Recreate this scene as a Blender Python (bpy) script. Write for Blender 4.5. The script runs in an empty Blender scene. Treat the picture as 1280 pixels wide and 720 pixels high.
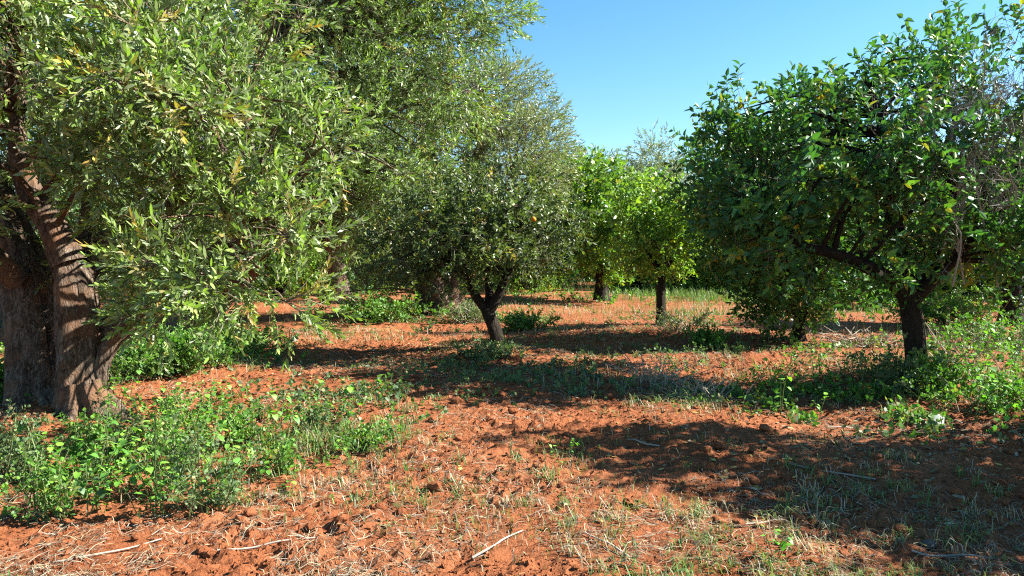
import bpy, math
import numpy as np
from mathutils import Vector

# ------------------------------------------------------------------ camera, sky, sun, exposure
scene = bpy.context.scene
COL = scene.collection
CAM_H, F_PX, TILT = 1.5, 931.0, math.atan(40 / 931.0)
cam_d = bpy.data.cameras.new('camera'); cam = bpy.data.objects.new('camera', cam_d); COL.objects.link(cam)
cam.location = (0, 0, CAM_H); cam.rotation_euler = (math.pi / 2 - TILT, 0, 0)
cam_d.sensor_width = 36; cam_d.lens = F_PX / 1280 * 36; cam_d.clip_start = 0.05; cam_d.clip_end = 1500
scene.camera = cam
SUN_EL, SUN_BEHIND = math.radians(35.5), math.radians(6)     # sun stands to the right, a little beyond the trees
sun_vec = Vector((math.cos(SUN_EL) * math.cos(SUN_BEHIND), math.cos(SUN_EL) * math.sin(SUN_BEHIND), math.sin(SUN_EL)))
world = bpy.data.worlds.new('World'); scene.world = world; world.use_nodes = True
wn = world.node_tree; bg = wn.nodes['Background']
sky = wn.nodes.new('ShaderNodeTexSky'); sky.sky_type = 'NISHITA'; sky.sun_disc = False
sky.sun_elevation = SUN_EL; sky.sun_rotation = math.atan2(sun_vec.x, sun_vec.y)
sky.air_density = 1.0; sky.dust_density = 0.15; sky.ozone_density = 2.5; sky.altitude = 50
hsv = wn.nodes.new('ShaderNodeHueSaturation'); hsv.inputs['Saturation'].default_value = 1.25; hsv.inputs['Hue'].default_value = 0.492
wn.links.new(sky.outputs[0], hsv.inputs['Color']); wn.links.new(hsv.outputs[0], bg.inputs[0]); bg.inputs[1].default_value = 0.058
sl = bpy.data.lights.new('sun', 'SUN'); sl.energy = 5.0; sl.angle = math.radians(0.5); sl.color = (1.0, 0.95, 0.86)
so = bpy.data.objects.new('sun', sl); COL.objects.link(so); so.rotation_euler = sun_vec.to_track_quat('Z', 'Y').to_euler()
so.location = (30, 5, 30)
vs = scene.view_settings; vs.view_transform = 'Standard'; vs.look = 'None'; vs.gamma = 1; vs.exposure = 2.05
scene.display_settings.display_device = 'sRGB'
scene.cycles.max_bounces = 5; scene.cycles.diffuse_bounces = 1; scene.cycles.glossy_bounces = 2
scene.cycles.transmission_bounces = 4; scene.cycles.transparent_max_bounces = 4
scene.cycles.sample_clamp_indirect = 4.0; scene.cycles.filter_width = 1.15; scene.render.filter_size = 1.15; scene.cycles.use_denoising = False

# ------------------------------------------------------------------ numpy helpers
def rng_(s): return np.random.default_rng(s)
def P(px, py, Y):
    u = (px - 640) / F_PX; v = (360 - py) / F_PX
    y = math.cos(TILT) + v * math.sin(TILT); z = -math.sin(TILT) + v * math.cos(TILT)
    return np.array([u / y * Y, Y, CAM_H + z / y * Y])
def GP(px, py):                                    # pixel to a spot on the ground
    u = (px - 640) / F_PX; v = (360 - py) / F_PX
    y = math.cos(TILT) + v * math.sin(TILT); z = -math.sin(TILT) + v * math.cos(TILT)
    t = -CAM_H / z
    return np.array([u * t, y * t])
def _h(ix, iy, iz=0, s=0):
    n = (ix.astype(np.int64) * 374761393 + iy.astype(np.int64) * 668265263 + np.int64(iz) * 1274126177 + np.int64(s) * 987643) & 0x7fffffff if np.isscalar(iz) else \
        (ix.astype(np.int64) * 374761393 + iy.astype(np.int64) * 668265263 + iz.astype(np.int64) * 1274126177 + np.int64(s) * 987643) & 0x7fffffff
    n = ((n ^ (n >> 13)) * 1274126177) & 0x7fffffff
    n = ((n ^ (n >> 16)) * 668265263) & 0x7fffffff
    return (n & 0xffff) / 65535.0
def vnoise(x, y, s=0):
    x = np.asarray(x, float); y = np.asarray(y, float)
    ix = np.floor(x); iy = np.floor(y); fx = x - ix; fy = y - iy
    fx = fx * fx * (3 - 2 * fx); fy = fy * fy * (3 - 2 * fy)
    a = _h(ix, iy, 0, s); b = _h(ix + 1, iy, 0, s); c = _h(ix, iy + 1, 0, s); d = _h(ix + 1, iy + 1, 0, s)
    return (a * (1 - fx) + b * fx) * (1 - fy) + (c * (1 - fx) + d * fx) * fy
def fbm(x, y, s=0, o=4):
    t = 0; a = 0.5; f = 1.0
    for k in range(o):
        t = t + a * vnoise(np.asarray(x) * f + 7.1 * k, np.asarray(y) * f - 3.7 * k, s + k); a *= 0.5; f *= 2.03
    return t / (1 - 0.5 ** o)
def worley(x, y, s=0):
    ix = np.floor(x); iy = np.floor(y); best = np.full(np.shape(x), 9.0); hid = np.zeros(np.shape(x))
    for dx in (-1, 0, 1):
        for dy in (-1, 0, 1):
            cx = ix + dx; cy = iy + dy
            d = (cx + _h(cx, cy, 1, s) - x) ** 2 + (cy + _h(cx, cy, 2, s) - y) ** 2
            m = d < best; best = np.where(m, d, best); hid = np.where(m, _h(cx, cy, 3, s), hid)
    return np.sqrt(best), hid
MOUNDS = []                                        # (x, y, radius, height): soil banked up round the trunks
def g_low(x, y):
    x = np.asarray(x, float); y = np.asarray(y, float)
    h = (fbm(x * 0.35, y * 0.35, 11, 3) - 0.5) * 0.22
    h = h + 0.03 * np.sin(y * 2.6 + 1.5 * vnoise(x * 0.4, y * 0.4, 5) * 4) * np.clip((y - 7) / 4, 0, 1) * np.clip((40 - y) / 20, 0, 1)
    for (mx, my, r, a) in MOUNDS:
        h = h + a * np.exp(-((x - mx) ** 2 + (y - my) ** 2) / (r * r))
    return h
def g_full(x, y):
    x = np.asarray(x, float); y = np.asarray(y, float)
    wx = x + 0.10 * (vnoise(x * 6, y * 6, 31) - .5); wy = y + 0.10 * (vnoise(x * 6, y * 6, 32) - .5)
    rough = 0.35 + 0.9 * np.clip(fbm(x * .9, y * .9, 21, 3) * 2 - .55, 0, 1)
    w1, i1 = worley(wx * 7.5, wy * 7.5, 41); w2, i2 = worley(wx * 17, wy * 17, 42)
    c1 = np.clip(0.75 - w1, 0, 1) * (0.2 + i1); c2 = np.clip(0.8 - w2, 0, 1) * (0.3 + i2)
    near = np.clip((26 - y) / 14, 0.15, 1)
    return g_low(x, y) + near * rough * (0.055 * c1 + 0.042 * c2 - 0.03) + near * 0.05 * (fbm(x * 2.3, y * 2.3, 51, 3) - .5)

class Buf:                                         # collects triangles with a colour per vertex
    def __init__(s): s.V = []; s.F = []; s.C = []; s.n = 0
    def add(s, V, F, C):
        V = np.asarray(V, float).reshape(-1, 3); F = np.asarray(F, np.int64).reshape(-1, 3)
        C = np.asarray(C, float)
        if C.ndim == 1: C = np.tile(C, (len(V), 1))
        s.V.append(V); s.F.append(F + s.n); s.C.append(C.reshape(-1, 3)); s.n += len(V)
    def mesh(s, name, m, smooth=False):
        V = np.concatenate(s.V); F = np.concatenate(s.F); C = np.concatenate(s.C)
        me = bpy.data.meshes.new(name); nf = len(F)
        me.vertices.add(len(V)); me.vertices.foreach_set('co', V.astype(np.float32).ravel())
        me.loops.add(nf * 3); me.loops.foreach_set('vertex_index', F.astype(np.int32).ravel())
        me.polygons.add(nf); me.polygons.foreach_set('loop_start', np.arange(0, nf * 3, 3, dtype=np.int32))
        try: me.polygons.foreach_set('loop_total', np.full(nf, 3, np.int32))
        except Exception: pass
        me.polygons.foreach_set('use_smooth', np.full(nf, smooth, bool))
        a = me.color_attributes.new('Col', 'FLOAT_COLOR', 'POINT')
        a.data.foreach_set('color', np.concatenate([C, np.ones((len(C), 1))], 1).astype(np.float32).ravel())
        me.update(calc_edges=True); me.materials.append(m)
        return me
def link(name, data, parent=None, loc=None):
    o = bpy.data.objects.new(name, data); COL.objects.link(o)
    if parent is not None: o.parent = parent
    if loc is not None: o.location = loc
    return o
def tag(o, label=None, cat=None, group=None, kind=None):
    if label: o['label'] = label
    if cat: o['category'] = cat
    if group: o['group'] = group
    if kind: o['kind'] = kind
    return o
def unit(v): return v / (np.linalg.norm(v, axis=-1, keepdims=True) + 1e-9)
def frames(D, roll):
    """rotation matrices with local z along D, turned by roll"""
    D = unit(D); up = np.where(np.abs(D[:, 2:3]) > .95, np.array([[1., 0, 0]]), np.array([[0., 0, 1]]))
    X = unit(np.cross(up, D)); Y = np.cross(D, X)
    c = np.cos(roll)[:, None]; s = np.sin(roll)[:, None]
    return np.stack([X * c + Y * s, -X * s + Y * c, D], 2)
def smooth_path(pts, rad, n):
    pts = np.asarray(pts, float); rad = np.asarray(rad, float); k = len(pts)
    q = np.concatenate([[2 * pts[0] - pts[1]], pts, [2 * pts[-1] - pts[-2]]])
    t = np.linspace(0, k - 1 - 1e-6, n); i = np.floor(t).astype(int); f = (t - i)[:, None]
    p0, p1, p2, p3 = q[i], q[i + 1], q[i + 2], q[i + 3]
    P_ = .5 * (2 * p1 + (p2 - p0) * f + (2 * p0 - 5 * p1 + 4 * p2 - p3) * f ** 2 + (3 * p1 - p0 - 3 * p2 + p3) * f ** 3)
    return P_, np.interp(t, np.arange(k), rad)
def tube(buf, pts, rad, seg=8, n=None, col=(.2, .15, .1), rough=0.0, seed=0, flare=0.0, cap=True):
    pts, rad = smooth_path(pts, rad, n or max(2, len(pts) * 3))
    n = len(pts); T = np.gradient(pts, axis=0); T = unit(T)
    ref = np.array([0.31, 0.95, 0.07]); A = unit(np.cross(T, ref)); B = np.cross(T, A)
    th = np.linspace(0, 2 * math.pi, seg, endpoint=False)
    s = np.concatenate([[0], np.cumsum(np.linalg.norm(np.diff(pts, axis=0), axis=1))])
    R = np.repeat(rad[:, None], seg, 1)
    if rough:
        cx = np.cos(th)[None] * 1.6 + seed; cy = np.sin(th)[None] * 1.6 + s[:, None] * 0.55
        lob = fbm(cx + 0 * cy, cy + seed, seed, 3) - .5
        rid = 1 - np.abs(2 * fbm(np.cos(th)[None] * 2.9 + s[:, None] * .9 + seed, np.sin(th)[None] * 2.9 - s[:, None] * .6, seed + 3, 2) - 1) * 1.6
        fin = fbm(np.cos(th)[None] * 5 + 0 * s[:, None], s[:, None] * 9 + np.sin(th)[None] * 5, seed + 7, 2) - .5
        R = R * (1 + rough * (1.1 * lob + 0.28 * (rid - .5) + 0.3 * fin))
    if flare:
        R = R * (1 + flare * np.exp(-s / (rad[0] * 1.1))[:, None] * (1 + .8 * np.cos(th * 4 + seed)[None] * .6 + .3 * np.sin(th * 3 + seed)[None]))
    V = pts[:, None] + R[:, :, None] * (np.cos(th)[None, :, None] * A[:, None] + np.sin(th)[None, :, None] * B[:, None])
    V = V.reshape(-1, 3); i = np.arange(n - 1)[:, None] * seg; j = np.arange(seg)[None]; k = (j + 1) % seg
    a = (i + j).ravel(); b = (i + k).ravel(); c = (i + seg + k).ravel(); d = (i + seg + j).ravel()
    F = np.concatenate([np.stack([a, b, c], 1), np.stack([a, c, d], 1)])
    if cap:
        V = np.concatenate([V, pts[-1:]]); e = (n - 1) * seg
        F = np.concatenate([F, np.stack([e + np.arange(seg), e + (np.arange(seg) + 1) % seg, np.full(seg, len(V) - 1)], 1)])
    buf.add(V, F, np.asarray(col, float))
def thin_tubes(buf, A, B, r0, r1, col, rng, sag=0.0):
    """many thin three-sided twigs from A to B at once, bent in the middle"""
    n = len(A); M_ = (A + B) / 2 + rng.normal(0, 1, (n, 3)) * np.linalg.norm(B - A, axis=1, keepdims=True) * .09
    M_[:, 2] -= sag
    D = unit(B - A); fr = frames(D, rng.uniform(0, 6, n)); ring = []
    for (C_, r) in ((A, r0), (M_, (r0 + r1) / 2), (B, r1)):
        for k in range(3):
            a = k * 2.094; ring.append(C_ + r * (math.cos(a) * fr[:, :, 0] + math.sin(a) * fr[:, :, 1]))
    V = np.stack(ring, 1); F = []
    for l in range(2):
        for k in range(3):
            a = l * 3 + k; b = l * 3 + (k + 1) % 3; F += [[a, b, b + 3], [a, b + 3, a + 3]]
    F = np.array(F)[None] + (np.arange(n) * 9)[:, None, None]
    buf.add(V, F, np.asarray(col, float) if np.ndim(col) == 1 else np.repeat(col, 9, 0))

# ------------------------------------------------------------------ leaves and sprigs
def leaf_olive(L, W, bend):
    t = np.array([0, .3, .3, .7, .7, 1.]); w = np.array([0, -.5, .5, -.42, .42, 0])
    V = np.stack([w * W, -bend * L * t ** 2, t * L], 1)
    return V, np.array([[0, 2, 1], [1, 2, 4], [1, 4, 3], [3, 4, 5]])
def leaf_broad(L, W, bend, fold=.22):
    t = np.array([0, .28, .68, 1., .3, .66, .3, .66]); w = np.array([0, 0, 0, 0, -.5, -.4, .5, .4])
    V = np.stack([w * W, -bend * L * t ** 2 + np.abs(w) * W * fold * 2 - (t == 1) * bend * L * .25, t * L], 1)
    return V, np.array([[0, 1, 4], [4, 1, 2], [4, 2, 5], [5, 2, 3], [0, 6, 1], [1, 6, 7], [1, 7, 2], [2, 7, 3]])
def leaf_small(L, W, bend, fold=.2):
    t = np.array([0, .42, .42, 1.]); w = np.array([0, -.5, .5, 0])
    return np.stack([w * W, -bend * L * t ** 2 + np.abs(w) * W * fold, t * L], 1), np.array([[0, 2, 1], [1, 2, 3]])
def make_sprig(kind, rng, length, leafL, leafW, nleaf):
    """template: twig along +z with leaves, returns vertices, triangles, leaf index for each vertex (-1 = twig)"""
    V = []; F = []; I = []; n = 0
    bx, by = rng.normal(0, .16, 2)
    def at(t): return np.array([bx * length * t * t, by * length * t * t, length * t])
    tw = Buf(); tube(tw, [at(0), at(.5), at(1)], [.0028, .002, .001], 3, 3, cap=False)
    V.append(tw.V[0]); F.append(tw.F[0]); I.append(np.full(len(tw.V[0]), -1)); n += len(tw.V[0])
    for k in range(nleaf):
        t = .12 + .88 * (k + rng.uniform(-.2, .2)) / (nleaf - 1); t = min(max(t, 0), 1)
        if kind.startswith('olive'):
            az = (k // 2) * 1.57 + (k % 2) * math.pi + rng.normal(0, .35); tilt = rng.normal(.80, .2) * (1.05 - .5 * t)
            lv, lf = (leaf_small if kind == 'olive_s' else leaf_olive)(leafL * rng.uniform(.72, 1.15), leafW * rng.uniform(.85, 1.15), rng.normal(.05, .1))
        else:
            az = k * 2.4 + rng.normal(0, .4); tilt = rng.normal(1.05, .25) * (1.05 - .4 * t)
            a_ = (leafL * rng.uniform(.65, 1.15), leafW * rng.uniform(.8, 1.1), rng.normal(.15, .1))
            lv, lf = leaf_broad(*a_, rng.uniform(.1, .35)) if kind == 'citrus' else leaf_olive(*a_) if kind == 'citrus_m' else leaf_small(*a_, .5)
        d = np.array([[math.sin(tilt) * math.cos(az), math.sin(tilt) * math.sin(az), math.cos(tilt)]])
        z = d[0]; out = np.array([0, 0, 1.]) - z * z[2]; out = out / (np.linalg.norm(out) + 1e-6)
        x = np.cross(out, z); ro = rng.normal(0, .5); x2 = x * math.cos(ro) + out * math.sin(ro); y2 = np.cross(z, x2)
        V.append(at(t) + lv @ np.stack([x2, y2, z])); F.append(lf + n); I.append(np.full(len(lv), k)); n += len(lv)
    return np.concatenate(V), np.concatenate(F), np.concatenate(I)
PAL = {   # real leaf colours: (usual, second, young, dried) with shares
    'olive':   ([(.145, .215, .060), (.085, .14, .048), (.25, .36, .075), (.40, .22, .05)], [.40, .28, .28, .04]),
    'olive_grey': ([(.17, .195, .11), (.12, .145, .08), (.22, .255, .10), (.32, .22, .09)], [.5, .3, .17, .03]),
    'citrus_bright': ([(.15, .28, .035), (.09, .20, .03), (.25, .38, .05), (.42, .34, .04)], [.45, .25, .28, .02]),
    'citrus_dull': ([(.068, .105, .038), (.045, .075, .030), (.14, .19, .05), (.33, .22, .04)], [.46, .32, .21, .01]),
    'citrus':  ([(.048, .14, .034), (.034, .11, .036), (.13, .25, .032), (.36, .29, .03)], [.5, .32, .165, .015]),
    'citrus_light': ([(.11, .23, .028), (.065, .155, .026), (.20, .33, .04), (.38, .30, .03)], [.45, .25, .28, .02]),
}
def leaf_cols(pal, n, rng):
    cs, w = PAL[pal]; k = rng.choice(4, n, p=w); c = np.array(cs)[k]
    return c * rng.uniform(.75, 1.3, (n, 1)) * rng.uniform(.93, 1.07, (n, 3))
TWIG = np.array((.17, .135, .09))
def scatter_sprigs(buf, templates, pos, D, scale, pal, rng):
    which = rng.integers(0, len(templates), len(pos)); roll = rng.uniform(0, 6.28, len(pos)); R = frames(D, roll)
    for w, (V, F, I) in enumerate(templates):
        m = which == w; k = int(m.sum())
        if not k: continue
        VV = np.einsum('nij,vj->nvi', R[m], V) * scale[m][:, None, None] + pos[m][:, None]
        nl = I.max() + 1; base = leaf_cols(pal, k, rng)          # each sprig leans to one tint, each leaf varies on it
        LC = base[:, None] * .55 + leaf_cols(pal, k * nl, rng).reshape(k, nl, 3) * .45
        CC = LC[:, np.maximum(I, 0)]; CC[:, I < 0] = TWIG
        FF = F[None] + (np.arange(k) * len(V))[:, None, None]
        buf.add(VV, FF, CC.reshape(-1, 3))
    return which, roll

# ------------------------------------------------------------------ materials
def mat(name):
    m = bpy.data.materials.new(name); m.use_nodes = True; nt = m.node_tree
    return m, nt, nt.nodes['Principled BSDF'], nt.nodes['Material Output']
def N(nt, t, **kw):
    n = nt.nodes.new(t)
    for k, v in kw.items(): setattr(n, k, v)
    return n
def noise(nt, vec, scale, detail=4, rough=.6, dist=0.0):
    n = N(nt, 'ShaderNodeTexNoise'); n.inputs['Scale'].default_value = scale; n.inputs['Detail'].default_value = detail
    n.inputs['Roughness'].default_value = rough; n.inputs['Distortion'].default_value = dist
    if vec is not None: nt.links.new(vec, n.inputs['Vector'])
    return n.outputs['Fac']
def ramp(nt, fac, stops):
    r = N(nt, 'ShaderNodeValToRGB'); e = r.color_ramp.elements
    while len(e) < len(stops): e.new(.5)
    for i, (p, c) in enumerate(stops): e[i].position = p; e[i].color = (*c, 1)
    nt.links.new(fac, r.inputs[0]); return r.outputs[0]
def mixc(nt, f, a, b, mode='MIX'):
    m = N(nt, 'ShaderNodeMix', data_type='RGBA', blend_type=mode)
    for s, v in ((m.inputs[0], f), (m.inputs[6], a), (m.inputs[7], b)):
        if isinstance(v, (int, float)): s.default_value = v
        elif isinstance(v, tuple): s.default_value = (*v, 1)
        else: nt.links.new(v, s)
    return m.outputs[2]
def leaf_mat(name, rough, transl, under=None, tcol=(1.15, 1.5, .4), vary=False):
    m, nt, bs, out = mat(name); a = N(nt, 'ShaderNodeVertexColor', layer_name='Col'); c = a.outputs[0]
    if vary:
        oi = N(nt, 'ShaderNodeObjectInfo'); hs = N(nt, 'ShaderNodeHueSaturation')
        mr = N(nt, 'ShaderNodeMapRange'); mr.inputs[3].default_value = .7; mr.inputs[4].default_value = 1.35
        nt.links.new(oi.outputs['Random'], mr.inputs[0]); nt.links.new(mr.outputs[0], hs.inputs['Value']); nt.links.new(c, hs.inputs['Color']); c = hs.outputs[0]
    if under:                                       # the leaf's underside has its own felted colour
        g = N(nt, 'ShaderNodeNewGeometry'); u = mixc(nt, .42, c, under); c2 = mixc(nt, g.outputs['Backfacing'], c, u)
    else: c2 = c
    nt.links.new(c2, bs.inputs['Base Color']); bs.inputs['Roughness'].default_value = rough; bs.inputs['Specular IOR Level'].default_value = .36
    tr = N(nt, 'ShaderNodeBsdfTranslucent'); tc = mixc(nt, 1.0, c, tcol, 'MULTIPLY'); nt.links.new(tc, tr.inputs[0])
    mx = N(nt, 'ShaderNodeMixShader'); mx.inputs[0].default_value = transl
    nt.links.new(bs.outputs[0], mx.inputs[1]); nt.links.new(tr.outputs[0], mx.inputs[2]); nt.links.new(mx.outputs[0], out.inputs[0])
    return m
def bark_mat(name, dark, mid, light, moss=None, scale=1.0):
    m, nt, bs, out = mat(name); tc = N(nt, 'ShaderNodeTexCoord'); mp = N(nt, 'ShaderNodeMapping'); mp.inputs['Scale'].default_value = (scale, scale, scale * .36)
    nt.links.new(tc.outputs['Object'], mp.inputs[0])
    f1 = noise(nt, mp.outputs[0], 22, 8, .7, 1.2); f2 = noise(nt, tc.outputs['Object'], 3.2, 4, .6)
    vo = N(nt, 'ShaderNodeTexVoronoi', feature='DISTANCE_TO_EDGE'); vo.inputs['Scale'].default_value = 26 * scale
    wv = N(nt, 'ShaderNodeVectorMath', operation='ADD'); nz = N(nt, 'ShaderNodeTexNoise'); nz.inputs['Scale'].default_value = 9; sv = N(nt, 'ShaderNodeVectorMath', operation='SCALE'); sv.inputs['Scale'].default_value = .16
    nt.links.new(mp.outputs[0], nz.inputs['Vector']); nt.links.new(nz.outputs['Color'], sv.inputs[0]); nt.links.new(mp.outputs[0], wv.inputs[0]); nt.links.new(sv.outputs[0], wv.inputs[1]); nt.links.new(wv.outputs[0], vo.inputs['Vector'])
    cr = ramp(nt, vo.outputs['Distance'], [(.0, (.0, .0, .0)), (.16, (1, 1, 1))]); f1 = mixc(nt, .22, f1, cr, 'MULTIPLY'); c = ramp(nt, f1, [(.26, dark), (.46, mid), (.68, light)])
    c = mixc(nt, ramp(nt, f2, [(.48, (0, 0, 0)), (.68, (1, 1, 1))]), c, moss or light)
    nt.links.new(c, bs.inputs['Base Color']); bs.inputs['Roughness'].default_value = .9; bs.inputs['Specular IOR Level'].default_value = .15
    b = N(nt, 'ShaderNodeBump'); b.inputs['Strength'].default_value = 1.0; b.inputs['Distance'].default_value = .04
    nt.links.new(f1, b.inputs['Height']); nt.links.new(b.outputs[0], bs.inputs['Normal'])
    return m
def simple_mat(name, rough=.85, transl=0.0):
    if transl: return leaf_mat(name, rough, transl, None, (1.1, 1.2, .6))
    m, nt, bs, out = mat(name); a = N(nt, 'ShaderNodeVertexColor', layer_name='Col'); tc = N(nt, 'ShaderNodeTexCoord')
    f = noise(nt, tc.outputs['Object'], 30, 3); c = mixc(nt, 1.0, a.outputs[0], ramp(nt, f, [(.3, (.7, .7, .7)), (.7, (1.2, 1.2, 1.2))]), 'MULTIPLY')
    nt.links.new(c, bs.inputs['Base Color']); bs.inputs['Roughness'].default_value = rough; bs.inputs['Specular IOR Level'].default_value = .2
    return m
M_OLIVE = leaf_mat('olive_leaf', .40, .27, (.25, .28, .16)); M_OLIVE_V = leaf_mat('olive_leaf_sprig', .40, .27, (.25, .28, .16), vary=True)
M_CITRUS = leaf_mat('citrus_leaf', .42, .28, tcol=(1.5, 1.6, .5)); M_CITRUS_V = leaf_mat('citrus_leaf_sprig', .42, .28, tcol=(1.5, 1.6, .5), vary=True)
M_WEED = leaf_mat('weed_leaf', .5, .35, vary=True); M_GRASS = simple_mat('grass_blade', .6, .3); M_STRAW = simple_mat('dry_straw', .8)
M_BARK_O = bark_mat('olive_bark', (.016, .011, .008), (.10, .07, .05), (.27, .22, .17), (.19, .10, .055))
M_BARK_C = bark_mat('citrus_bark', (.010, .008, .006), (.026, .020, .015), (.06, .047, .034), (.034, .028, .019), 1.4)
M_DEAD = simple_mat('dead_wood', .9); M_TWIG = simple_mat('twig_bark', .85)
def soil_mat(name, clod=False):
    m, nt, bs, out = mat(name); tc = N(nt, 'ShaderNodeTexCoord')
    if clod:
        g = N(nt, 'ShaderNodeNewGeometry'); v = g.outputs['Position']
    else: v = tc.outputs['Object']
    f1 = noise(nt, v, .55, 5, .6, .4); f2 = noise(nt, v, 9, 7, .7); f3 = noise(nt, v, 75, 5, .7)
    c = ramp(nt, f1, [(.28, (.175, .066, .030)), (.45, (.265, .090, .037)), (.58, (.29, .108, .047)), (.76, (.33, .155, .080))])
    c = mixc(nt, 1.0, c, ramp(nt, f2, [(.28, (.62, .56, .52)), (.5, (1, 1, 1)), (.78, (1.2, 1.2, 1.22))]), 'MULTIPLY')
    c = mixc(nt, 1.0, c, ramp(nt, f3, [(.3, (.72, .72, .72)), (.7, (1.22, 1.22, 1.22))]), 'MULTIPLY')
    nt.links.new(c, bs.inputs['Base Color']); bs.inputs['Roughness'].default_value = .95; bs.inputs['Specular IOR Level'].default_value = .08
    ad = N(nt, 'ShaderNodeMath', operation='ADD'); ml = N(nt, 'ShaderNodeMath', operation='MULTIPLY'); ml.inputs[1].default_value = .35
    nt.links.new(f3, ml.inputs[0]); nt.links.new(f2, ad.inputs[0]); nt.links.new(ml.outputs[0], ad.inputs[1])
    b = N(nt, 'ShaderNodeBump'); b.inputs['Strength'].default_value = 1.0; b.inputs['Distance'].default_value = .05
    nt.links.new(ad.outputs[0], b.inputs['Height']); nt.links.new(b.outputs[0], bs.inputs['Normal'])
    return m
M_SOIL = soil_mat('red_soil'); M_CLOD = soil_mat('red_clod', True)

# ------------------------------------------------------------------ ground
def axis(dense_lo, dense_hi, step, lo, hi, g):
    a = list(np.arange(dense_lo, dense_hi, step)); s = step; x = a[-1]; up = []
    while x < hi: s = min(s * g, 25); x += s; up.append(x)
    s = step; x = dense_lo; dn = []
    while x > lo: s = min(s * g * 1.08, 25); x -= s; dn.append(x)
    return np.array(dn[::-1] + a + up)
T_A = GP(85, 520); T_C = GP(622, 442); T_H = GP(1147, 482); T_F = GP(826, 412)
MOUNDS += [(*T_A, 1.1, .10), (*T_C, 1.5, .07), (*T_H, 1.6, .08), (*T_F, 1.4, .06), (T_F[0] - 1.6, T_F[1] - .7, 1.0, .10), (1.6, 6.9, .7, .10), (-.4, 7.0, 1.2, .07)]
gx = axis(-4.2, 4.4, .028, -260, 260, 1.06); gy = axis(3.2, 7.6, .026, -60, 420, 1.02)
XX, YY = np.meshgrid(gx, gy); ZZ = g_full(XX, YY)
gb = Buf(); nx, ny = len(gx), len(gy)
ii = (np.arange(ny - 1)[:, None] * nx + np.arange(nx - 1)[None]).ravel()
gb.add(np.stack([XX, YY, ZZ], 2), np.concatenate([np.stack([ii, ii + 1, ii + nx + 1], 1), np.stack([ii, ii + nx + 1, ii + nx], 1)]), (.4, .15, .06))
ground = tag(link('ground', gb.mesh('ground', M_SOIL, False)), 'tilled red orchard soil with clods and furrows', 'ground', kind='structure')

# clods: the large ones singly, the crumbs together
def ico():
    t = (1 + 5 ** .5) / 2
    V = unit(np.array([(-1, t, 0), (1, t, 0), (-1, -t, 0), (1, -t, 0), (0, -1, t), (0, 1, t), (0, -1, -t), (0, 1, -t), (t, 0, -1), (t, 0, 1), (-t, 0, -1), (-t, 0, 1)], float))
    F = np.array([(0, 11, 5), (0, 5, 1), (0, 1, 7), (0, 7, 10), (0, 10, 11), (1, 5, 9), (5, 11, 4), (11, 10, 2), (10, 7, 6), (7, 1, 8), (3, 9, 4), (3, 4, 2), (3, 2, 6), (3, 6, 8), (3, 8, 9), (4, 9, 5), (2, 4, 11), (6, 2, 10), (8, 6, 7), (9, 8, 1)])
    return V, F
IV, IF = ico()
def subdiv(V, F):
    V = list(map(tuple, V)); cache = {}; out = []
    def mid(a, b):
        k = (min(a, b), max(a, b))
        if k not in cache:
            p = unit((np.array(V[a]) + np.array(V[b])) / 2); V.append(tuple(p)); cache[k] = len(V) - 1
        return cache[k]
    for a, b, c in F:
        x, y, z = mid(a, b), mid(b, c), mid(c, a); out += [(a, x, z), (x, b, y), (z, y, c), (x, y, z)]
    return np.array(V), np.array(out)
IV2, IF2 = subdiv(IV, IF)
r = rng_(5); clod_me = []
for k in range(7):
    b = Buf(); V = IV2 * (1 + .5 * (fbm(IV2[:, 0] * 1.3 + k * 9, IV2[:, 1] * 1.3 + IV2[:, 2] * 1.7, k, 3)[:, None] - .5) * 1.6) * np.array([1, .85, .62])
    V = V + r.normal(0, .05, V.shape); b.add(V, IF2, (.4, .15, .06)); clod_me.append(b.mesh('soil_clod', M_CLOD, False))
n = 0
while n < 290:
    x = r.uniform(-3.6, 4.6); y = 3.55 + 5.2 * r.random() ** 1.5
    if abs(x) > y * .72 or vnoise(x * 1.1, y * 1.1, 77) < .38: continue
    s = r.uniform(.014, .04) * (1 + .15 * (y - 3.5))
    o = link('soil_clod', clod_me[n % 7], ground, (x, y, float(g_full(x, y)) + s * .25)); o.scale = (s, s * r.uniform(.8, 1.1), s); o.rotation_euler = (r.uniform(-.4, .4), r.uniform(-.4, .4), r.uniform(0, 6)); n += 1
cb = Buf(); nn = 46000; x = r.uniform(-6, 7, nn); y = 3.3 + 11 * r.random(nn) ** 1.7
k = vnoise(x * 1.6, y * 1.6, 78) + .3 * r.random(nn) > .48; x, y = x[k], y[k]; nn = len(x)
s = r.uniform(.0025, .0095, nn) * (1 + .05 * y) * r.choice([1, 1, 1, 1.6], nn); OV = np.array([(1, 0, 0), (-.5, .87, 0), (-.5, -.87, 0), (.1, .1, .9), (0, 0, -.8)]); OF = np.array([(0, 1, 3), (1, 2, 3), (2, 0, 3), (1, 0, 4), (2, 1, 4), (0, 2, 4)])
ra = r.uniform(0, 6.28, nn); OV = np.stack([OV[None, :, 0] * np.cos(ra)[:, None] - OV[None, :, 1] * np.sin(ra)[:, None], OV[None, :, 0] * np.sin(ra)[:, None] + OV[None, :, 1] * np.cos(ra)[:, None], np.repeat(OV[None, :, 2], nn, 0)], 2)
V = (OV * (1 + r.normal(0, .14, (nn, 5, 1))) + r.normal(0, .08, (nn, 5, 3))) * s[:, None, None]
V = V + np.stack([x, y, g_full(x, y) + s * .2], 1)[:, None]; cb.add(V, OF[None] + (np.arange(nn) * 5)[:, None, None], (.4, .15, .06))
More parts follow.
